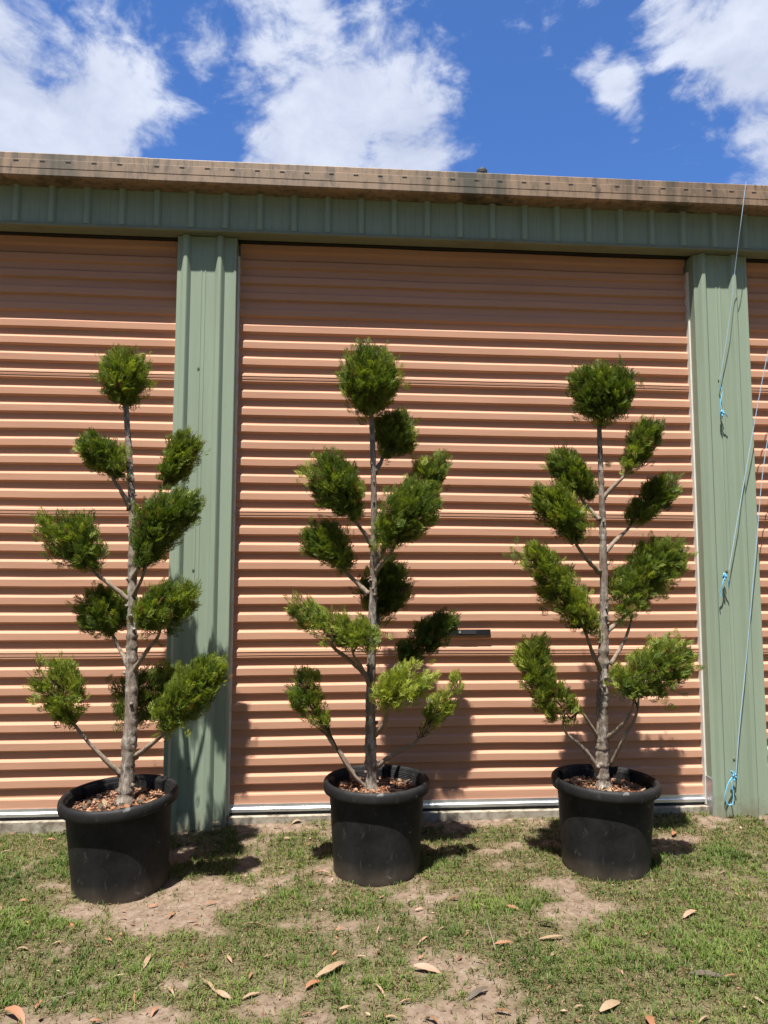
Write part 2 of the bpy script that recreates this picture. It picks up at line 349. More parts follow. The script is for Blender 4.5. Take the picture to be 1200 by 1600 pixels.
def make_grass():
    n = 940000
    x = RNG.uniform(-3.3, 4.2, n); y = RNG.uniform(GY0, GY1, n)
    c = cover(x, y); lush = blobs(x, y, LUSH); bare = blobs(x, y, BARE)
    # tufts: pull blades towards random clump centres
    cell = .055; jx = np.floor(x/cell); jy = np.floor(y/cell)
    hx = (vnoise(jx*7.31+.5, jy*3.77+.5)); hy = (vnoise(jx*2.93+9.5, jy*5.17+3.5))
    pull = RNG.uniform(0, .55, n); x = x*(1-pull)+pull*(jx+hx)*cell; y = y*(1-pull)+pull*(jy+hy)*cell
    keep = RNG.random(n) < np.clip(c*1.25-.04, 0.05, 1)*np.where((x < -2.4) | (x > 3.2), .4, 1)*(.35+.65*(vnoise(jx*1.7+3.5, jy*1.9+8.5) > .35))
    for (cx, cy, r, *_ ) in POTS: keep &= (x-cx)**2+(y-cy)**2 > (.205)**2
    x, y, c, lush = x[keep], y[keep], c[keep], lush[keep]; n = len(x)
    dead = RNG.random(n) < np.clip(.72-.55*lush-.25*(c-.5)+.5*(fbm(x+20, y, 2.6, 3)-.5), .15, .85)
    h = RNG.uniform(.012, .036, n)*(1+.6*lush)*np.where(dead, .75, 1); w = RNG.uniform(.0012, .0027, n)*np.where(dead, .8, 1)
    th = RNG.uniform(0, 2*np.pi, n); lean = np.where(dead, RNG.uniform(1.2, 4.5, n), RNG.uniform(.2, 1.9, n))
    dx, dy = np.cos(th), np.sin(th); sx, sy = -dy, dx; z = gz(x, y)-.002
    nr = 1/np.sqrt(1+lean**2)
    P = []
    for t_, ww, k in ((0, 1, 0), (.5, .8, .35), (1, 0, 1)):
        fx = x+dx*h*nr*lean*t_*(.7+.3*t_); fy = y+dy*h*nr*lean*t_*(.7+.3*t_); fz = z+h*nr*t_*(1.15-.15*t_)+.003*np.sin(t_*3.1)
        if ww > 0: P += [np.stack([fx-sx*w*ww, fy-sy*w*ww, fz], 1), np.stack([fx+sx*w*ww, fy+sy*w*ww, fz], 1)]
        else: P += [np.stack([fx, fy, fz], 1)]
    V = np.stack(P, 1).reshape(-1, 3); b = np.arange(n)*5
    Fq = np.stack([b, b+1, b+3, b+2], 1).tolist()+np.stack([b+2, b+3, b+4], 1).tolist()
    u = RNG.random(n)[:, None]; g1 = np.array([.042, .075, .016]); g2 = np.array([.16, .215, .042]); d1 = np.array([.13, .09, .045]); d2 = np.array([.30, .225, .13])
    hue = fbm(x, y, 3.1, 3)[:, None]
    cg = g1+(g2-g1)*np.clip(u*.7+(hue-.5)*1.2+.15, 0, 1); cg = cg*(1+.25*lush[:, None]); cd_ = d1+(d2-d1)*u
    cc = np.where(dead[:, None], cd_, cg); cc = np.repeat(np.concatenate([cc, np.ones((n, 1))], 1), 5, 0)
    o = mesh_obj('grass', V, Fq, M['grass'], None, False, cc)
    tag(o, 'patchy short green and straw coloured lawn grass around the pots', 'grass', kind='stuff')

# ------------------------------------------------------------------ shed
shed = empty('storage_shed', (.8, 0, 0), 'metal storage shed with peach roller doors and green ribbed posts', 'shed')
DL, DR = -.571, 2.235; PW = .345; BAY = DR-DL+PW
Z_BOT = .073; PITCH = (2.5992-.9778)/16; Z_S3 = .9778          # lap seams every eight ribs
PY = -.084                                                       # post face
_a, _b = -.6, PY                                                # gutter lip: where the sun's shadow edge on the post says it must be
for _ in range(40):
    GY = (_a+_b)/2
    if at(600, 298, GY).z+.004+(PY-GY)*SUN_D[2] > at(322, 427, PY).z: _b = GY
    else: _a = GY
FY = GY+.112
Z_FB = at(600, 377, PY-.02).z; Z_GT = at(600, 262, GY).z; Z_GB = at(600, 298, GY).z
SX0, SX1 = DL-BAY-PW, DR+BAY+PW

slab = MB().box(SX0-.05, SX1+.05, -.045, 6.0, -.25, .066).build('concrete_slab', M['concrete'], shed)

def panel_profile(z0, n, last):       # z0: bottom edge of panel; ribs upward; the top rib is the lapped one
    P = []; a, fl, b_, d = .0120, .040, .009, .0160; c = PITCH-a-fl-b_
    for i in range(n):
        z = z0+i*PITCH
        # starting at the bottom of a recess
        P += [(d, z), (d, z+c-.0015), (d-.001, z+c)]
        if i == n-1 and not last:
            P += [(.0012, z+c+b_-.001), (0, z+c+b_), (0, z+c+b_+.012), (-.0022, z+c+b_+.0125), (-.0022, z+c+b_+.0155), (.0012, z+c+b_+.017), (.0012, z+c+b_+.0185), (-.001, z+c+b_+.019), (-.001, z+c+b_+.030), (-.003, z+c+b_+.031), (-.0026, z+c+b_+.035), (.001, z+c+b_+.040), (.001, z+c+b_+fl+.002)]
        else:
            P += [(.0012, z+c+b_-.001), (0, z+c+b_+.001), (0, z+c+b_+fl-.002), (.0014, z+c+b_+fl)]
        P += [(d-.0015, z+PITCH-.0012)]
    P.append((d, z0+n*PITCH)); return P
def roller_door(x0, x1, handle, xh=None):
    fr = MB(); fr.box(x0+.012, x1-.012, .045, .06, Z_BOT, 3.45)             # dark lining behind the curtain
    ro = fr.build('roller_door', M['dark'], shed)
    for xa, xb in ((x0-.004, x0+.010), (x1-.010, x1+.004)):
        MB().box(xa, xb, -.022, .05, Z_BOT+.0, 3.33).build('door_guide', M['guide'], ro)
    offs = .041+.010+.0145+(PITCH-.0655)-.031            # the lap line sits in the rib face
    top_of_3 = Z_S3+.022
    z = top_of_3-8*PITCH
    k = 0
    zlist = []
    zz = top_of_3-PITCH*9
    ranges = []
    nlow = int((top_of_3-(Z_BOT+.075))/PITCH)
    ranges.append((top_of_3-nlow*PITCH, nlow)); ranges += [(top_of_3, 8), (top_of_3+8*PITCH, 8), (top_of_3+16*PITCH, 9)]
    for i, (zb, n) in enumerate(ranges):
        prof = panel_profile(zb, n, i == 3)
        mbp = MB().extrude_x(prof, x0+.010, x1-.010, 28)
        dz = [(math.sin(v[0]*1.9+x0+i)*.0016+(float(vnoise(v[0]*3.1+40, v[2]*2.3+x0*7+50))-.5)*.0050, (float(vnoise(v[0]*2.2+9, v[2]*4.0+30))-.5)*.0040) for v in mbp.v]
        mbp.v = [(v[0], v[1]+q[1]*(1 if zb < v[2] < zb+n*PITCH-.001 else 1), v[2]+q[0]) for v, q in zip(mbp.v, dz)]
        o = mbp.build('curtain_panel', M['peach'], ro)
    zb = ranges[0][0]
    MB().extrude_x([(.016, zb), (.016, zb-.006), (.004, zb-.012), (.001, zb-.018), (.001, Z_BOT+.052)], x0+.010, x1-.010).build('curtain_hem', M['peach'], ro)
    rail = MB().extrude_x([(.014, Z_BOT+.053), (-.004, Z_BOT+.053), (-.004, Z_BOT+.036), (-.014, Z_BOT+.033), (-.017, Z_BOT+.030), (-.017, Z_BOT+.014), (-.013, Z_BOT+.011), (-.006, Z_BOT+.010), (.02, Z_BOT+.010), (.02, Z_BOT+.045)], x0+.011, x1-.011, 1, True)
    br = rail.build('bottom_rail', M['alu'], ro)
    MB().box(x0+.02, x1-.02, -.006, .02, Z_BOT-.009, Z_BOT+.0095).build('rubber_seal', M['seal'], br)
    if handle:
        a = at(706, 984, -.02); b = at(767, 992.5, -.02)
        hb = MB().box(a.x-.09, b.x, -.013, .006, b.z, a.z); lk = hb.build('lock_bar', M['black'], ro)
        c0 = at(722, 985, -.028); c1 = at(745, 991, -.028)
        MB().box(c0.x, c1.x, -.018, -.0125, c1.z, c0.z).build('latch_plate', M['seal'], lk)
        MB().tube([(c0.x-.012, -.012, (c0.z+c1.z)/2), (c0.x-.012, -.019, (c0.z+c1.z)/2)], .008, 10).build('lock_barrel', M['steel'], lk)
    return ro
roller_door(DL-BAY, DR-BAY, False); roller_door(DL, DR, True); roller_door(DL+BAY, DR+BAY, False)

def rib(xc, y, hgt=.027, base=.058, top=.020):
    s = -1
    return [(xc-base/2, y), (xc-top/2-.004, y-hgt+.005), (xc-top/2+.002, y-hgt), (xc+top/2-.002, y-hgt), (xc+top/2+.004, y-hgt+.005), (xc+base/2, y)]
def minor(xc, y): return [(xc-.006, y), (xc-.002, y-.0025), (xc+.002, y-.0025), (xc+.006, y)]
def post(x0, name='post'):
    x1 = x0+PW; y = PY; r1 = x0+.052; r2 = r1+.197
    prof = [(x0, .052), (x0, y+.003), (x0+.003, y)]+rib(r1, y)+minor(r1+.090, y)+minor(r1+.112, y)+rib(r2, y)+[(x1-.018, y), (x1-.014, y-.003), (x1-.003, y-.003), (x1, y), (x1, .052)]
    o = MB().extrude_z(prof, -.02, Z_FB-.004).build('post', M['green'], shed)
    for sx, szz in ((r1+.085, 2.62), (r1+.085, 1.45), (r1+.085, .35)):
        MB().tube([(sx, y+.001, szz), (sx, y-.006, szz)], .0065, 6).build('screw', M['green_trim'], o)
    return o
posts = [post(x) for x in (SX0, DL-PW, DR, DR+BAY)]
# torn grey foot plate of the door guide at the second post
f0 = at(1101, 1205, PY); 
MB().box(DR-.006, DR+.0, PY-.004, .02, .02, .24).build('guide_foot', M['steel'], shed)

# fascia cladding, its ribs 0.203 m apart, with a folded trim along the bottom
fp = [(SX0, .0), (SX0, FY)]
x = at(23, 310, FY).x-.197*9
while x < SX1-.06:
    if x > SX0+.06: fp += rib(x, FY, .024, .052, .024)+minor(x+.07, FY)+minor(x+.125, FY)
    x += .1985
fp += [(SX1, FY), (SX1, .0)]
fa = MB().extrude_z(fp, Z_FB+.02, Z_GT-.02).build('fascia', M['green'], shed)
tr = MB().extrude_x([(FY-.012, Z_FB+.022), (FY-.021, Z_FB+.019), (FY-.021, Z_FB+.003), (FY-.018, Z_FB), (PY+.03, Z_FB), (PY+.03, Z_FB+.012), (FY+.005, Z_FB+.012), (FY+.005, Z_FB+.022)], SX0-.01, SX1+.01, 1, True)
tr.build('fascia_trim', M['green_trim'], shed)
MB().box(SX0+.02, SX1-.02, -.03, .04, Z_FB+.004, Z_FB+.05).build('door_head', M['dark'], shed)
# gutter in two visible lengths, lapped
gh = Z_GT-Z_GB
def gutter(x0, x1, dy):
    y = GY+dy
    prof = [(FY-.006, Z_GB-.004), (y+.012, Z_GB-.0), (y+.0045, Z_GB+.003), (y+.0015, Z_GB+.009), (y+.0015, Z_GB+gh*.33), (y, Z_GB+gh*.345), (y, Z_GB+gh*.69), (y+.001, Z_GB+gh*.70), (y+.006, Z_GB+gh*.715), (y+.006, Z_GT-.004), (y+.008, Z_GT), (y+.016, Z_GT), (y+.016, Z_GT-.012), (y+.010, Z_GT-.012), (y+.010, Z_GB+.012), (FY-.012, Z_GB+.010), (FY-.012, Z_GT-.01), (FY-.006, Z_GT-.01)]
    o = MB().extrude_x(prof, x0, x1, 1, True).build('gutter', M['gutter'], shed)
    s = MB(); xx = x0+.06
    while xx < x1-.04:
        s.box(xx-.014, xx+.014, y-.0008, y+.006, Z_GB+gh*.59, Z_GB+gh*.645); xx += .1425
    s = s.build('overflow_slots', M['dark'], o); s['kind'] = 'stuff'
    return o
gj = at(228, 260, GY).x
gutter(SX0-.06, gj+.012, -.0022); gutter(gj, SX1+.06, 0)
# roof sheet, side and back walls so the shed stands from any side
rp = []; x = SX0-.05
while x < SX1: rp += [(x, 0), (x+.07, 0), (x+.085, .028), (x+.105, .028), (x+.12, 0)]; x += .19
rv = [(a, y, Z_GT-.05+b+(y+.2)*.12) for y in (GY+.03, 6.2) for a, b in rp]; k = len(rp)
mesh_obj('roof', rv, [(i, i+1, k+i+1, k+i) for i in range(k-1)], M['roof'], shed)
for nm, bx in (('side_wall', (SX0-.01, SX0+.06, .07, 5.98)), ('side_wall', (SX1-.06, SX1+.01, .07, 5.98)), ('back_wall', (SX0+.061, SX1-.061, 5.9, 5.97))):
    MB().box(*bx, -.1, Z_GT-.12).build(nm, M['green'], shed)
# stub of a flue poking over the gutter
vp = at(753, 268, .25)
MB().lathe([(.032, -.5), (.032, -.02), (.036, -.018), (.036, .0), (.030, .012), (.016, .022), (.001, .025)], 20, (vp.x, vp.y, vp.z)).build('flue_pipe', M['seal'], shed)

# ------------------------------------------------------------------ ropes hanging from the gutter
def catmull(pts, k=8):
    pts = [Vector(p) for p in pts]; P = [pts[0]*2-pts[1]]+pts+[pts[-1]*2-pts[-2]]; out = []
    for i in range(1, len(P)-2):
        for j in range(k):
            t = j/k; a, b, c, d = P[i-1], P[i], P[i+1], P[i+2]
            out.append(.5*((2*b)+(c-a)*t+(2*a-5*b+4*c-d)*t*t+(3*b-a-3*c+d)*t**3))
    out.append(pts[-1]); return out
def px3(lst): return [at(x, y, Y) for x, y, Y in lst]
def rope(label, line, extra, knot, r=.0022, mat_line='twine'):
    root = empty('hanging_rope', at(*line[-1]), label, 'rope')
    MB().tube(catmull(px3(line), 10), r, 6).build('strand', M[mat_line], root)
    for e in extra: MB().tube(catmull(px3(e), 8), .0030, 6).build('rope_end', M['rope'], root)
    kx, ky, kY = knot
    MB().tube(catmull([at(kx, ky, kY)+Vector((.012*math.cos(t)*(1-.06*t), .009*math.sin(1.7*t), .011*math.sin(t)-.002*t)) for t in np.linspace(0, 11, 16)], 5), .0038, 6).build('knot', M['rope'], root)
    return root
PF = PY-.034
rope('thin rope tied at the gutter ending in a short knotted tail high on the post', [(1166, 283, GY-.004), (1158, 345, -.24), (1148, 425, -.17), (1138, 510, -.135), (1124, 600, PF+.012)],
     [[(1124, 600, PF+.012), (1128, 614, PF+.01), (1126, 628, PF+.006), (1128, 643, PF), (1128, 655, PF+.01)], [(1128, 643, PF), (1133, 646, PF-.01), (1137, 652, PF-.004)]], (1128, 643, PF), .0020)
rope('blue rope slanting across the green post to a tight knot with two tails', [(1262, 290, GY-.004), (1232, 420, -.22), (1200, 550, -.16), (1170, 710, -.13), (1139, 890, PF)],
     [[(1132, 900, PF-.005), (1129, 912, PF-.01), (1125, 925, PF), (1126, 932, PF)], [(1133, 898, PF-.005), (1138, 908, PF-.01), (1139, 920, PF)]], (1132, 898, PF-.004), .0024)
rope('blue rope reaching almost to the ground with an open loop at its end', [(1300, 292, GY-.004), (1250, 470, -.2), (1199, 690, -.15), (1181, 860, -.13), (1168, 1010, PF), (1156, 1130, PF), (1150, 1210, PF)],
     [[(1148, 1212, PF), (1140, 1220, PF-.01), (1134, 1236, PF-.012), (1133, 1248, PF-.012), (1138, 1257, PF-.012), (1145, 1255, PF-.012), (1146, 1240, PF-.012), (1143, 1222, PF-.008), (1146, 1212, PF)], [(1147, 1212, PF), (1142, 1205, PF-.008), (1148, 1209, PF-.012), (1150, 1222, PF-.004)]], (1147, 1211, PF-.004), .0026)

# ------------------------------------------------------------------ pots
def pot_at(px, py): p = gnd(px, py); d = Vector((p.x, p.y-CAM_Y, 0)).normalized(); c = p+d*.205; return c
PC = [pot_at(188, 1411), pot_at(588, 1386), pot_at(946, 1376)]
POTS = [(c.x, c.y, .21) for c in PC]
PH, PR = .430, .262
make_grass()

def chip_mesh(i):
    a, b, c = random.uniform(.010, .026), random.uniform(.005, .012), random.uniform(.002, .005)
    v = []; 
    for z in (-c, c):
        for (x, y) in ((-a, -b*.6), (-a*.3, -b), (a, -b*.5), (a*.85, b*.7), (0, b), (-a*.9, b*.5)): v.append((x*random.uniform(.8, 1.15), y*random.uniform(.8, 1.2), z+x*random.uniform(-.15, .15)))
    f = [(5, 4, 3, 2, 1, 0), (6, 7, 8, 9, 10, 11)]+[(k, (k+1) % 6, (k+1) % 6+6, k+6) for k in range(6)]
    me = bpy.data.meshes.new('bark_chip'); me.from_pydata(v, [], f)
    me.materials.append([M['leaf_orange'], M['leaf_tan'], M['leaf_pink'], M['leaf_dark']][i % 4]); return me
CHIPS = [chip_mesh(i) for i in range(12)]
def make_pot(i, tilt, label):
    c = PC[i]; base = Vector((c.x, c.y, zg(c)-.004))
    root = empty('plant_pot', base, label, 'pot', 'black plastic nursery pots in front of the doors')
    sq = [(.010, .3, 2), (.006, 1.0, 2), (.008, 2.0, 2)][i]
    wob = lambda th, z: sq[0]*math.cos(2*(th-sq[1]))*(.3+z/PH*.7)+.003*math.cos(3*th+i)
    body = [(.0, .004), (.195, .004), (.202, .0), (.207, .003), (.209, .012), (.2095, .03), (.213, .09), (.219, .18), (.2255, .28), (.230, .345), (.231, .37), (.231, .385)]
    bo = smooth_angle(MB().lathe(body, 96, (0, 0, 0), wob).build('pot_body', M['pot']), 40)
    rim = [(.231, .385), (.236, .379), (.252, .378), (.259, .381), (.262, .388), (PR, .412), (.260, .422), (.254, .429), (.247, .431), (.240, .428), (.236, .420), (.2345, .41)]
    for q in range(7): rim += [(.2325-.0012*q, .405-.008*q), (.2300-.0012*q, .401-.008*q)]
    rim += [(.222, .33), (.214, .30)]
    ri = smooth_angle(MB().lathe(rim, 96, (0, 0, 0), wob).build('pot_rim', M['pot']), 50)
    parts = [bo, ri]
    for q in range(4):        # thick moulded grips inside the rim
        th0 = .5+q*math.pi/2+i*.9; mb = MB(); n = 8
        for s_ in range(n+1):
            th = th0+(s_/n-.5)*.30
            for r, z in ((.242, .424), (.218, .420), (.214, .412), (.212, .34)):
                rr = r*(1+wob(th, z)); mb.v.append((rr*math.cos(th), rr*math.sin(th), z))
        for s_ in range(n):
            for k_ in range(3): a_ = s_*4+k_; mb.f.append((a_, a_+4, a_+5, a_+1))
        mb.f += [(0, 1, 2, 3), (n*4+3, n*4+2, n*4+1, n*4)]
        parts.append(mb.build('rim_grip', M['pot']))
    # mulch: mounded soil with a joined layer of small chips, then bigger chips singly
    V = []; Fc = []; C = []; zs = .352
    R_ = 14; T_ = 40
    for r_ in range(R_+1):
        for t_ in range(T_):
            rr = .218*r_/R_; th = 2*math.pi*t_/T_; xx, yy = rr*math.cos(th), rr*math.sin(th)
            V.append((xx, yy, zs+.014*(1-(rr/.218)**2)+float(vnoise(xx*30+i*9, yy*30+5))*.016)); u = random.random()
            C.append((.045+.05*u, .028+.03*u, .018+.018*u, 1))
    for r_ in range(R_):
        for t_ in range(T_): t2 = (t_+1) % T_; Fc.append((r_*T_+t_, r_*T_+t2, (r_+1)*T_+t2, (r_+1)*T_+t_))
    for k_ in range(1500):
        rr = .212*math.sqrt(random.random()); th = random.uniform(0, 6.283); xx, yy = rr*math.cos(th), rr*math.sin(th)
        zc = zs+.016+.014*(1-(rr/.218)**2)+random.uniform(-.006, .010); a_ = random.uniform(.004, .013); w_ = a_*random.uniform(.2, .5); ang = random.uniform(0, 6.28); tz = random.uniform(-.6, .6)
        ca, sa = math.cos(ang), math.sin(ang); b0 = len(V)
        for (p_, q_) in ((-a_, -w_), (a_, -w_*.6), (a_*.9, w_*.7), (-a_*.8, w_)): V.append((xx+p_*ca-q_*sa, yy+p_*sa+q_*ca, zc+p_*tz*.6+random.uniform(-.002, .002)))
        Fc.append((b0, b0+1, b0+2, b0+3)); u = random.random(); col = random.choice([(.30, .135, .065), (.22, .095, .05), (.12, .055, .032), (.36, .21, .12), (.08, .045, .028)])
        C += [tuple(x_*(.7+.6*u) for x_ in col)+(1,)]*4
    mu = mesh_obj('mulch', V, Fc, M['mulch'], None, False, C); mu['kind'] = 'stuff'; parts.append(mu)
    for o in parts: o.parent = root
    for k_ in range(46):
        rr = .19*math.sqrt(random.random()); th = random.uniform(0, 6.283)
        if rr < .05: continue
        o = bpy.data.objects.new('bark_chip', CHIPS[random.randrange(12)]); COL.objects.link(o); o.parent = root
        o.location = (rr*math.cos(th), rr*math.sin(th), zs+.026+.012*(1-(rr/.218)**2)); o.rotation_euler = (random.uniform(-.5, .5), random.uniform(-.4, .4), random.uniform(0, 6.28)); s_ = random.uniform(.7, 1.5); o.scale = (s_,)*3
    root.rotation_euler = tilt
    return root
vd = lambda c: Vector((c.x, c.y-CAM_Y, 0)).normalized()
make_pot(0, (.02, -.050, .4), 'black plastic pot tilted sideways, standing in front of the shaded green post')
make_pot(1, (.0, .0, .0), 'upright black plastic pot standing between the two other black pots')
make_pot(2, (.0, .022, 0), 'black plastic pot with tall bright grass at its base')

# ------------------------------------------------------------------ cypress trees
def spray_template(k):
    r = random.Random(100+k); V = []; Fc = []; T = []
    def leaf(p, d, l, w, t):
        d = Vector(d).normalized(); s = d.cross(Vector((0, 0, 1))); s.normalize(); p = Vector(p); b = len(V)
        up = Vector((0, 0, r.uniform(-.12, .12)*l))
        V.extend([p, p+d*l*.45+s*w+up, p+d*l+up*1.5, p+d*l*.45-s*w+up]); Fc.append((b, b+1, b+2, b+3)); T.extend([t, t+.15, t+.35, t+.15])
    leaf((0, 0, 0), (0, 1, 0), .62, .022, .1); leaf((0, .45, .01), (r.uniform(-.1, .1), 1, .1), .55, .036, .5)
    for i in range(9):
        y = .10+.082*i; sgn = 1 if i % 2 else -1; ln = (.50-.036*i)*r.uniform(.8, 1.15); a = r.uniform(.62, .95); dz = r.uniform(-.35, .35)
        leaf((0, y, 0), (sgn*math.sin(a), math.cos(a), dz), ln, .032, .15+.05*i)
        if i < 6:
            q = Vector((sgn*math.sin(a), math.cos(a), dz)).normalized()*ln*.5+Vector((0, y, 0))
            leaf(q, (sgn*math.sin(a-.7), math.cos(a-.7), dz), ln*.55, .028, .3+.05*i)
    return np.array([tuple(v) for v in V]), np.array(Fc), np.array(T)
SPR = [spray_template(k) for k in range(8)]
def foliage(spine, growth, nspr, light, seed, size=1.0, loose=0.0):
    """spine: list of (Vector, radius). Sprays fill the clipped pad, tips outward."""
    r = np.random.default_rng(seed); P = np.array([tuple(p) for p, _ in spine]); Rr = np.array([q for _, q in spine])
    wts = Rr**2; wts = wts/wts.sum(); g = np.array(growth); VV = []; FF = []; CC = []; off = 0
    # dense points along the spine
    if len(P) > 1:
        t = np.linspace(0, len(P)-1, 4*len(P)); i0 = np.minimum(t.astype(int), len(P)-2); f = (t-i0)[:, None]
        PP = P[i0]*(1-f)+P[i0+1]*f; RR = Rr[i0]*(1-f[:, 0])+Rr[i0+1]*f[:, 0]
    else: PP, RR = P, Rr
    w = RR**2/np.sum(RR**2)
    # sprays gather in tufts with gaps between them
    ntf = max(7, int(nspr/34)); ti_ = r.choice(len(PP), ntf, p=w); td = r.normal(size=(ntf, 3)); td /= np.linalg.norm(td, axis=1)[:, None]
    tr_ = r.uniform(.82, 1.10, ntf); tl = r.normal(size=ntf)*.16
    ch = r.integers(0, ntf, nspr); idx = ti_[ch]; d = td[ch]+r.normal(size=(nspr, 3))*.30
    lone = r.random(nspr) < .22; idx = np.where(lone, r.choice(len(PP), nspr, p=w), idx); d = np.where(lone[:, None], r.normal(size=(nspr, 3)), d)
    d /= np.linalg.norm(d, axis=1)[:, None]
    nb = fbm(d[:, 0]*2+seed, d[:, 2]*2+d[:, 1], 1.4, 2)                       # lumps and hollows
    rad = RR[idx]*(.46+.54*r.random(nspr)**.5)*(.82+.46*nb)*np.where(lone, .9, tr_[ch])*np.where(r.random(nspr) < .13, r.uniform(1.1, 1.38, nspr), 1)
    tip = PP[idx]+d*rad[:, None]*np.array([1, .95, 1])
    # drop sprays that would sit well inside another part of the pad
    dd = np.linalg.norm(tip[:, None]-PP[None], axis=2)/RR[None]
    keep = (dd.min(1) > .34) & (r.random(nspr) < np.clip(1-loose*(nb < .46), 0, 1)); tip, d, idx = tip[keep], d[keep], idx[keep]; n = len(tip); tlk = np.where(lone, 0, tl[ch])[keep]
    dirv = d*.75+g*.55+np.array([0, 0, .30])+r.normal(size=(n, 3))*.28; dirv /= np.linalg.norm(dirv, axis=1)[:, None]
    ln = r.uniform(.040, .088, n)*size
    side = np.cross(dirv, r.normal(size=(n, 3))); side /= np.linalg.norm(side, axis=1)[:, None]; nrm = np.cross(side, dirv)
    base = tip-dirv*ln[:, None]*.8
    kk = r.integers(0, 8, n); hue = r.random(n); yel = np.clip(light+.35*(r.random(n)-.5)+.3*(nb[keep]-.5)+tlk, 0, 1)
    for k in range(8):
        s = np.where(kk == k)[0]
        if not len(s): continue
        tv, tf, tt = SPR[k]; m_ = len(tv)
        v = base[s][:, None]+ln[s][:, None, None]*(tv[None, :, 0:1]*side[s][:, None]+tv[None, :, 1:2]*dirv[s][:, None]+tv[None, :, 2:3]*nrm[s][:, None])
        VV.append(v.reshape(-1, 3)); FF.append((tf[None]+(np.arange(len(s))*m_)[:, None, None]+off).reshape(-1, 4)); off += len(s)*m_
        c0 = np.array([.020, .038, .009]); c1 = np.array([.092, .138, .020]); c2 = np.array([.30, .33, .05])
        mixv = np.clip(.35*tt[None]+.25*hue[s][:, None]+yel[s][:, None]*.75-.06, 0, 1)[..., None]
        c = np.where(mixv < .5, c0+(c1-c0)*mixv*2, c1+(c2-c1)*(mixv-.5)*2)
        brown = (r.random(len(s)) < .035)[:, None, None]; c = np.where(brown, np.array([.13, .075, .03]), c)
        CC.append(np.concatenate([c, np.ones(c.shape[:2]+(1,))], 2).reshape(-1, 4))
    return np.concatenate(VV), np.concatenate(FF), np.concatenate(CC)

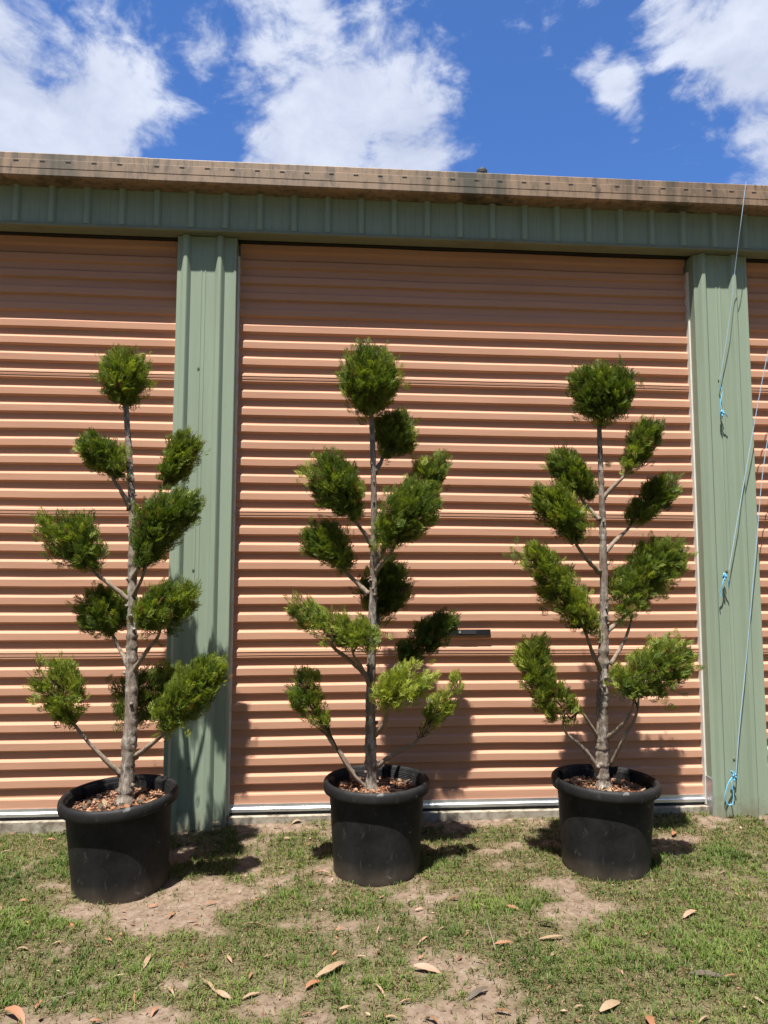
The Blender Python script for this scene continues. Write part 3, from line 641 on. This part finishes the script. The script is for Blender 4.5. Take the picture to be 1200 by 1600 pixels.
PXM = lambda Y: F_PX/(Y-CAM_Y)       # photo pixels per metre near depth Y
LEAN = (.13, -.03, .0)
def make_tree(ti, label, trunk, pads, stray=None):
    c = PC[ti]; Yb = c.y; YY_ = lambda py: Yb+LEAN[ti]*max(0, (1250-py)/700); Y0 = Yb; root = empty('topiary_tree', Vector((c.x, c.y, zg(c)+.36)), label, 'tree', 'cloud pruned conifers in black pots')
    k = PXM(Y0)
    tp = catmull([at(x, y, YY_(y)) for x, y, _ in trunk], 7); rr = [r for _, _, r in trunk]; n = len(tp)
    rad = [np.interp(i/7, range(len(rr)), rr)/k for i in range(n)]
    # refine and roughen the trunk, with swellings at old pruning scars
    pts = []; rds = []; 
    for i in range(n-1):
        for s in range(4): t = s/4; pts.append(tp[i].lerp(tp[i+1], t)); rds.append(rad[i]*(1-t)+rad[i+1]*t)
    pts.append(tp[-1]); rds.append(rad[-1])
    rnd = random.Random(ti+40); rds = [q*(.90+.025*math.sin(i*.37+ti)+(.13 if rnd.random() < .10 else 0)+rnd.uniform(-.03, .03)) for i, q in enumerate(rds)]
    rds[0] *= 1.35; rds[1] *= 1.22; rds[2] *= 1.12; rds[3] *= 1.06
    pts.insert(0, pts[0]-Vector((0, 0, .06))); rds.insert(0, rds[0]*1.1)
    tb = MB().tube(pts, rds, 14, True, .07); tr_ = tb.build('trunk', M['bark'], root, True)
    for q in range(16):       # pruned stubs and flakes of bark
        i = rnd.randrange(4, len(pts)-6); th = rnd.uniform(-2.9, .4); dv = Vector((math.cos(th), math.sin(th), rnd.uniform(-.1, .5))); p = pts[i]+dv*rds[i]*.6
        MB().tube([p, p+dv*rds[i]*rnd.uniform(.65, .95)], [rds[i]*.34, rds[i]*.26], 7, True, .15).build('branch_stub', M['bark'], tr_, True)
    for pi, (sp, br, dy, ns, light, loose) in enumerate(pads):
        Y0 = YY_(sp[-1][1]); spine = [(at(x, y, Y0+dy), r*1.12/PXM(Y0+dy)) for x, y, r in sp]
        for bi, b in enumerate(br):
            m_ = len(b); bp = []
            for j, (x, y) in enumerate(b): bp.append(at(x, y, YY_(y)+dy*(j/(m_-1))**.8))
            bp += [spine[-1][0].lerp(spine[0][0], .15)]
            rb = random.Random(ti*31+pi*7+bi)
            for j in range(1, len(bp)-1): bp[j] = bp[j]+Vector((rb.uniform(-1, 1), rb.uniform(-1, 1), rb.uniform(-1, 1)))*.008
            cu = catmull(bp, 6); cu = [q+Vector((rb.uniform(-1, 1), rb.uniform(-1, 1), rb.uniform(-1, 1)))*.0016 for q in cu]; r0 = 3.5/k*(1.0 if bi == 0 else .8)
            rs = [(r0*(1.25-.95*j/(len(cu)-1)) if j else r0*1.7)*rb.uniform(.88, 1.14) for j in range(len(cu))]
            MB().tube(cu, rs, 8, True, .06).build('branch', M['branch'], root, True)
        a = spine[-1][0]; tipv = spine[0][0]; gro = (tipv-a)
        gro = gro.normalized() if gro.length > 1e-4 else Vector((0, 0, 1))
        area = sum(q*q for _, q in spine)/len(spine)*(1+.7*(len(spine)-1))
        nn = int(ns*area/(.10*.10)*1.0)
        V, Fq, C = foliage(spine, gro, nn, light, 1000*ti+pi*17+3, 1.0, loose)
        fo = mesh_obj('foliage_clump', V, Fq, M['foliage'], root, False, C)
        tw = MB(); rs_ = random.Random(ti*50+pi); st = br[0][-1] if br else None
        o0 = bp[-2] if br else spine[-1][0]-Vector((0, 0, spine[-1][1]*.6))
        mids = [p for p, _ in spine[::-1]]; tw.tube([o0]+mids, [.006]+[.0045-.0008*j for j in range(len(mids))], 5)
        for q in range(26):
            p, r_ = rs_.choice(spine); d_ = Vector((rs_.gauss(0, 1), rs_.gauss(0, 1), rs_.gauss(0.3, 1))).normalized()
            s_ = o0.lerp(p, rs_.uniform(.2, 1.0)); e_ = p+d_*r_*rs_.uniform(.6, .95); mid_ = s_.lerp(e_, .5)+Vector((0, 0, -.012))
            tw.tube([s_, mid_, e_], [.0030, .0022, .0010], 4, False)
        tw.build('twigs', M['twig'], fo, True)
    if stray:
        Y0 = YY_(722); sp = at(*stray, Y0); V, Fq, C = foliage([(sp, .02)], Vector((1, 0, .3)), 6, .7, 9, .8); 
        b_ = MB().tube([at(938, 722, Y0), sp], [.002, .0012], 5).build('branch', M['branch'], root, True)
        mesh_obj('foliage_clump', V, Fq, M['foliage'], root, False, C)
    return root
D = 600
make_tree(0, 'cloud pruned conifer in the tilted pot beside the green post, with a round top ball',
    [(195,1257,12.5),(204,1130,10.5),(206,1010,9.2),(207,900,7.8),(207,800,6.3),(201,700,5.3),(196,625,4.6)],
    [([(193,574,33),(194,590,36),(195,612,16)], [], 0, D, .45, 0),
     ([(142,699,23),(162,710,25),(184,729,19)], [[(204,795),(192,770),(178,745)]], -.05, D, .38, .1),
     ([(295,690,22),(282,714,25),(263,742,19)], [[(207,850),(222,815),(248,768)]], .10, D, .42, .1),
     ([(281,786,29),(255,806,38),(236,848,27),(226,878,12)], [[(204,908),(222,880),(236,850)],[(206,935),(222,895)]], -.10, D, .30, .2),
     ([(96,823,32),(122,846,34),(148,876,18)], [[(202,938),(176,915),(146,890)]], -.04, D*.72, .36, .35),
     ([(286,926,28),(258,948,36),(228,958,24)], [[(206,1052),(226,1022),(248,990)]], -.12, D*.8, .40, .3),
     ([(140,935,28),(165,950,34),(172,985,13)], [[(202,1042),(188,1015),(174,988)]], .06, D*.68, .36, .3),
     ([(74,1052,29),(98,1078,36),(106,1120,18)], [[(190,1210),(160,1178),(116,1132)]], -.06, D*.58, .58, .45),
     ([(326,1049,26),(298,1078,34),(268,1108,26)], [[(212,1182),(235,1162),(262,1140)]], -.16, D, .45, .15),
     ([(240,1070,36),(215,1090,36)], [[(206,1150),(214,1130),(222,1108)]], .17, D*.5, .3, .5)])
make_tree(1, 'cloud pruned conifer in the middle pot between the other two potted trees',
    [(580,1237,10.5),(579,1120,8.6),(581,1000,7.2),(584,880,6.2),(584,760,5.2),(580,637,4.0)],
    [([(577,578,42),(578,595,43),(578,622,16)], [], 0, D, .45, .05),
     ([(620,668,31),(614,682,29)], [[(585,738),(594,724),(603,706)]], .12, D, .36, .1),
     ([(508,736,35),(528,760,37),(546,792,18)], [[(581,853),(570,830),(552,808)]], -.04, D, .32, .2),
     ([(690,716,19),(672,740,24),(655,766,22)], [[(586,880),(615,830),(640,790)]], .14, D, .42, .1),
     ([(662,775,31),(640,800,42),(614,832,30)], [[(585,896),(600,880),(618,858)]], -.10, D, .38, .2),
     ([(492,832,24),(514,850,31),(534,872,18)], [[(576,928),(556,906),(530,884)]], .03, D, .45, .2),
     ([(610,910,34),(595,928,33)], [[(588,985),(591,970),(592,955)]], .14, D*.9, .22, .3),
     ([(456,940,19),(488,968,25),(524,985,31),(570,992,24)], [[(578,1062),(552,1036),(515,1005)],[(579,1075),(566,1045),(552,1018)]], -.14, D*.62, .58, .3),
     ([(706,964,18),(674,992,27),(636,1018,20)], [[(588,1085),(606,1060),(622,1035)]], .08, D, .14, .2),  # darkest pad tint: its shade is put into the foliage colour
     ([(655,1050,28),(625,1068,32),(600,1085,24)], [[(585,1148),(600,1130),(606,1100)]], -.18, D*.46, .88, .4),
     ([(470,1062,24),(482,1090,28),(508,1130,14)], [[(553,1212),(532,1180),(508,1148)],[(574,1232),(555,1210),(530,1178)]], -.05, D*.5, .46, .5),
     ([(712,1072,18),(690,1100,20),(664,1138,14)], [[(588,1197),(616,1182),(650,1158)]], -.08, D*.55, .64, .35)])
make_tree(2, 'cloud pruned conifer with the widest flat topped crown ball, beside the rope post',
    [(942,1230,11.5),(940,1150,10.5),(942,1060,9.3),(944,950,7.4),(942,840,6.3),(940,770,5.2),(936,663,4.0)],
    [([(918,610,34),(938,606,40),(958,608,33),(938,640,24)], [], 0, D*.9, .30, 0),
     ([(874,713,24),(893,740,29),(914,762,17)], [[(937,812),(922,796),(906,778)]], .05, D, .34, .1),
     ([(1020,664,23),(1002,692,25),(984,724,18)], [[(942,778),(957,762),(976,742)]], -.04, D, .34, .1),
     ([(855,774,25),(875,797,33),(901,830,18)], [[(936,894),(918,872),(898,848)]], -.10, D, .40, .1),
     ([(1044,754,23),(1016,779,26),(990,808,18)], [[(944,864),(962,846),(984,822)]], .08, D, .30, .1),
     ([(818,860,24),(852,888,32),(882,932,34),(915,966,20)], [[(940,1048),(928,1020),(914,990)]], -.12, D*.75, .5, .25),
     ([(1048,862,29),(1016,892,37),(978,930,33)], [[(946,988),(962,975),(984,956)],[(954,1038),(972,1005),(984,968)]], .06, D, .36, .2),
     ([(838,1008,22),(832,1046,29),(860,1082,32),(892,1124,16)], [[(934,1202),(910,1172),(882,1142)],[(936,1155),(922,1132),(905,1112)]], -.06, D*.66, .54, .25),
     ([(1058,1020,28),(1020,1048,40),(980,1062,26)], [[(946,1155),(966,1135),(990,1104)],[(954,1195),(972,1155),(998,1108)]], -.14, D*.74, .46, .3)], (952, 722))

# ------------------------------------------------------------------ fallen leaves, twigs, stone
def leaf_mesh(k):
    r = random.Random(k); l, w = 1.0, r.uniform(.085, .15); curl = r.uniform(.3, 1.3); bend = r.uniform(-.5, .5); V = []; Fc = []; n = 9
    for i in range(n):
        t = i/(n-1); ww = w*math.sin(math.pi*min(1, t*.93+.05))**.8*(1-.25*t); a = (t-.5)*curl
        x = math.sin(a)/curl if curl > .05 else t-.5; z = (1-math.cos(a))/curl*r.choice([1, 1])*-1; y = bend*(t-.5)**2
        for s, c in ((-1, .12), (0, 0), (1, .12)): V.append((x, y+s*ww, z+abs(s)*c*ww*3+.02*r.uniform(-1, 1)))
    mz = min(v[2] for v in V); V = [(x, y, z-mz+.01) for x, y, z in V]
    for i in range(n-1):
        for s in range(2): b = i*3+s; Fc.append((b, b+3, b+4, b+1))
    return V, Fc
LM = {}
def leaf(px, py, ln, rot, col, var=0, label=None, grp=True, tiltx=0.0, name='dry_leaf'):
    key = (var, col)
    if key not in LM:
        V, Fc = leaf_mesh(var); me = bpy.data.meshes.new('dry_leaf'); me.from_pydata(V, [], Fc); me.materials.append(M['leaf_'+col]); me.polygons.foreach_set('use_smooth', [True]*len(Fc)); LM[key] = me
    o = bpy.data.objects.new(name, LM[key]); COL.objects.link(o); p = gnd(px, py, .012)
    o.location = (p.x, p.y, zg(p)+.009); ln *= .92; o.scale = (ln, ln*random.uniform(.75, 1.2), ln*random.uniform(.4, .9)); o.rotation_euler = (random.uniform(-.4, .4), random.uniform(-.25, .25), rot)
    LBL = {'tan': 'small tan dry leaf lying in the short grass', 'orange': 'small orange brown dry leaf lying in the short grass', 'pink': 'small pale pinkish dry leaf lying in the short grass', 'dark': 'small dark shrivelled dry leaf lying in the short grass'}
    xa, ya = np.array([p.x]), np.array([p.y]); pd = [math.hypot(p.x-c.x, p.y-c.y) for c in PC]; q = pd.index(min(pd))
    where = 'near the concrete slab edge' if p.y > -.28 else 'near '+('the tilted pot', 'the middle pot', 'the rope post pot')[q] if pd[q] < .55 else 'on bare sandy soil' if blobs(xa, ya, BARE)[0] > .45 else 'in lush green grass' if blobs(xa, ya, LUSH)[0] > .22 else 'in thin dry grass'
    tag(o, label or LBL[col].replace('lying in the short grass', 'lying '+where), 'leaf', None if label else 'fallen '+col+' leaves '+where)
for i, (px, py, ln, rot, col) in enumerate([(38,1410,.05,.4,'orange'),(10,1483,.04,1,'tan'),(36,1480,.05,.1,'tan'),(60,1565,.06,1.4,'orange'),(193,1430,.045,-.3,'tan'),(240,1412,.05,.5,'orange'),(230,1500,.09,1.5,'tan'),
    (170,1465,.045,-.6,'orange'),(187,1523,.05,.2,'tan'),(240,1577,.05,1.2,'orange'),(268,1547,.07,-1.0,'tan'),(393,1552,.07,.5,'tan'),(358,1498,.055,-1.1,'pink'),(392,1523,.05,1.4,'orange'),(400,1408,.05,.3,'orange'),(420,1495,.06,.8,'tan'),
    (530,1450,.05,.4,'orange'),(590,1450,.05,1.3,'pink'),(595,1545,.07,-1.1,'pink'),(565,1493,.05,-.6,'tan'),(802,1418,.07,-.6,'orange'),(830,1424,.05,-.5,'tan'),(633,1563,.06,.2,'pink'),(677,1590,.06,-.9,'orange'),(730,1460,.05,1.0,'orange'),
    (865,1490,.07,.9,'tan'),(612,1467,.045,.4,'pink'),(785,1577,.07,-.3,'orange'),(612,1588,.05,.1,'tan'),(972,1517,.05,1.4,'pink'),(463,1292,.07,.3,'tan'),(430,1290,.05,.2,'tan'),(475,1284,.05,1.2,'pink'),(1165,1272,.07,-.3,'tan'),(450,1312,.05,.1,'tan'),
    (640,1405,.04,.7,'tan'),(1050,1390,.04,.2,'tan'),(985,1383,.035,.6,'tan'),(1185,1560,.05,-1.1,'tan'),(1160,1485,.05,.2,'orange'),(150,1597,.05,.4,'orange'),(330,1412,.06,.5,'orange'),(300,1438,.05,.2,'orange'),(10,1330,.05,.4,'tan'),(25,1305,.07,.6,'pink'),(905,1570,.05,.4,'tan'),
    (690,1450,.05,.8,'tan'),(540,1570,.05,.3,'tan'),(1010,1460,.04,.9,'pink'),(750,1500,.04,-.4,'tan'),(860,1540,.05,.7,'orange'),(480,1580,.045,.2,'orange'),(1100,1590,.06,.5,'tan'),(210,1560,.05,1.9,'orange'),(90,1470,.05,.7,'tan'),(655,1420,.04,.2,'pink'),
    (1130,1360,.04,.2,'tan'),(1170,1400,.04,1.2,'pink'),(505,1480,.04,.6,'dark'),(820,1500,.05,.1,'dark'),(120,1400,.05,.7,'dark'),(1040,1545,.05,-.3,'dark'),(260,1320,.05,.2,'tan'),(640,1300,.05,.7,'tan'),(1020,1275,.05,.1,'tan'),(80,1312,.05,.1,'orange')]):
    leaf(px, py, ln, rot, col, i % 7)
leaf(100, 1303, .13, .35, 'pink', 1, 'large pale curled leaf lying against the concrete slab edge')
leaf(28, 1586, .13, -.6, 'orange', 2, 'long orange brown leaf by the lush grass, end pointing to the pot')
leaf(268, 1428, .07, 1.3, 'orange', 3, 'upright orange leaf on bare soil in front of the tilted pot')
leaf(327, 1538, .085, -.8, 'tan', 4, 'pale leaf touching tip to tip with another pale leaf'); leaf(349, 1553, .08, -.5, 'tan', 5, 'narrow curled leaf at the lower tip of a pale leaf')
leaf(397, 1447, .10, .1, 'tan', 6, 'thin crescent leaf at the edge of the bare soil patch')
leaf(520, 1514, .17, .75, 'tan', 1, 'long straw coloured strip of bark lying across the grass'); leaf(490, 1533, .09, .6, 'orange', 2, 'orange and dark curled leaf at the end of the bark strip')
leaf(668, 1511, .115, -.15, 'pink', 0, 'pale pink arched leaf standing up from the grass'); leaf(745, 1546, .11, .5, 'dark', 3, 'black shrivelled leaf curled over a green grass tuft')
leaf(660, 1468, .07, .8, 'pink', 4, 'folded pink leaf with a dark hollow behind it'); leaf(787, 1475, .085, .0, 'orange', 5, 'rolled brown leaf with a pale end near the black curled leaves')
leaf(855, 1449, .10, -.5, 'dark', 6, 'black curled leaf standing over a pale leaf'); leaf(862, 1468, .11, .0, 'tan', 1, 'pale arched leaf beneath the black curled leaf')
leaf(710, 1404, .075, .1, 'orange', 2, 'flat orange leaf with a small twig beside it'); leaf(1077, 1425, .12, .55, 'pink', 3, 'pale pink crescent leaf at the end of the bare patch')
leaf(1105, 1521, .13, -.25, 'dark', 4, 'long dark strip of bark in the lush grass'); leaf(1143, 1524, .06, .1, 'orange', 5, 'orange leaf tip at the end of the dark bark strip')
leaf(953, 1568, .11, .45, 'tan', 6, 'tan leaf leaning towards the lush grass'); leaf(1015, 1592, .13, 1.2, 'orange', 2, 'broad bright orange leaf, largest of the leaves')
leaf(1053, 1302, .095, .9, 'orange', 0, 'rust coloured curled leaf in the shadow beside the rope post pot'); leaf(505, 1364, .085, -.3, 'pink', 2, 'pale split leaf beside the middle pot')
def litter():
    n = 1500; x = RNG.uniform(-3, 3.9, n); y = RNG.uniform(-2.6, -.06, n); near = RNG.random(n) < .3; y = np.where(near, RNG.uniform(-.32, -.06, n), y)
    a = RNG.uniform(0, 6.28, n); l = RNG.uniform(.004, .017, n); w = l*RNG.uniform(.18, .55, n); z = gz(x, y)+RNG.uniform(.002, .012, n); tz = RNG.uniform(-.5, .5, n)
    V = np.stack([np.stack([x+p*l*np.cos(a)-q*w*np.sin(a), y+p*l*np.sin(a)+q*w*np.cos(a), z+p*l*tz+abs(q)*.002], 1) for p, q in ((-1, 0), (0, -1), (1, 0), (0, 1))], 1).reshape(-1, 3)
    pal = np.array([[.25, .15, .08], [.16, .075, .04], [.34, .24, .15], [.07, .045, .03], [.28, .12, .06]]); c = pal[RNG.integers(0, 5, n)]*RNG.uniform(.7, 1.15, n)[:, None]
    tag(mesh_obj('leaf_litter', V, np.arange(n*4).reshape(-1, 4), M['mulch'], None, False, np.repeat(np.concatenate([c, np.ones((n, 1))], 1), 4, 0)), 'crumbled brown leaf litter scattered over soil and grass', 'litter', kind='stuff')
litter()
def twig(pts, label):
    P = catmull([gnd(x, y)+Vector((0, 0, zg(gnd(x, y))+.010)) for x, y in pts], 6); o = MB().tube(P, .0026, 5, True, .2).build('twig', M['branch'], None, True); tag(o, label, 'twig')
twig([(80, 1560), (98, 1556), (108, 1551), (118, 1552)], 'thin forked twig lying in the lush grass'); twig([(390, 1420), (402, 1412), (412, 1404)], 'dark twig lying on the bare soil patch')
twig([(760, 1440), (768, 1468), (775, 1490)], 'thin pale stalk lying in the thin grass')
sp = gnd(338, 1296)
mb = MB(); 
for i in range(7):
    for j in range(12):
        ph = i/6*math.pi; th = j/12*2*math.pi; q = 1+random.uniform(-.1, .1); mb.v.append((.062*math.sin(ph)*math.cos(th)*q, .045*math.sin(ph)*math.sin(th)*q, .032*math.cos(ph)*q))
for i in range(6):
    for j in range(12): mb.f.append((i*12+j, (i+1)*12+j, (i+1)*12+(j+1) % 12, i*12+(j+1) % 12))
st = mb.build('stone', M['stone'], None, True); st.location = (sp.x, sp.y-.02, zg(sp)+.014); tag(st, 'tan stone half buried at the foot of the shaded green post', 'stone')

# ------------------------------------------------------------------ unseen gum trees, added to block low sky (fallen leaves suggest such trees)
def gum_meshes(k):
    r = np.random.default_rng(60+k); H = 10.5+1.5*k
    tb = MB(); tb.tube(catmull([(0, 0, -.2), (.1, .05, 2.2), (-.1, .1, 5), (.25, 0, H*.8)], 5), list(np.linspace(.24, .07, 16)), 10, True, .06)
    for q in range(6):
        a = q*1.1+k; z0 = 1.8+q*.9; tb.tube(catmull([(0, 0, z0), (math.cos(a)*.9, math.sin(a)*.9, z0+1.0), (math.cos(a)*1.9, math.sin(a)*1.9, z0+1.9)], 4), list(np.linspace(.10, .03, 9)), 7, True, .05)
    cs = []
    for q in range(30):
        z = r.uniform(1.0, H); m_ = 2.7*math.sin(math.pi*min(1, .18+.75*(z/H)))**.6; a = r.uniform(0, 6.28); rr = m_*math.sqrt(r.random())
        cs.append((rr*math.cos(a), rr*math.sin(a), z, r.uniform(.7, 1.25)))
    cs = np.array(cs); n = 5200; i = r.integers(0, len(cs), n); d = r.normal(size=(n, 3)); d /= np.linalg.norm(d, axis=1)[:, None]
    p = cs[i, :3]+d*cs[i, 3:4]*(r.random(n)**.4)[:, None]; a = r.normal(size=(n, 3)); a[:, 2] -= .8; a /= np.linalg.norm(a, axis=1)[:, None]
    b = np.cross(a, r.normal(size=(n, 3))); b /= np.linalg.norm(b, axis=1)[:, None]; l = r.uniform(.16, .30, n)[:, None]; w = l*.42
    V = np.stack([p-a*l, p+b*w, p+a*l, p-b*w], 1).reshape(-1, 3); Fq = np.arange(n*4).reshape(-1, 4)
    u = r.random(n)[:, None]; c = np.array([.045, .065, .028])+u*np.array([.045, .055, .02]); C = np.repeat(np.concatenate([c, np.ones((n, 1))], 1), 4, 0)
    return tb, V, Fq, C
GM = {}
for i in range(11):
    k = i % 3; ang = math.radians(-78+156*i/10); x = 1+19*math.sin(ang); y = -4-16.5*math.cos(ang)*1.0-1.5*(i % 2)
    root = empty('unseen_gum_tree', (x, y, 0), 'unseen tall leafy gum tree added behind the viewer to block low sky', 'tree', 'unseen gum trees added to block low sky')
    if k not in GM:
        tb, V, Fq, C = gum_meshes(k); a = tb.build('trunk', M['bark'], None, True); b = mesh_obj('crown', V, Fq, M['foliage'], None, False, C); GM[k] = (a.data, b.data)
    else:
        a = bpy.data.objects.new('trunk', GM[k][0]); b = bpy.data.objects.new('crown', GM[k][1]); COL.objects.link(a); COL.objects.link(b)
    a.parent = root; b.parent = root; root.rotation_euler = (0, 0, i*1.9); root.scale = (1.15, 1.15, 1.3)
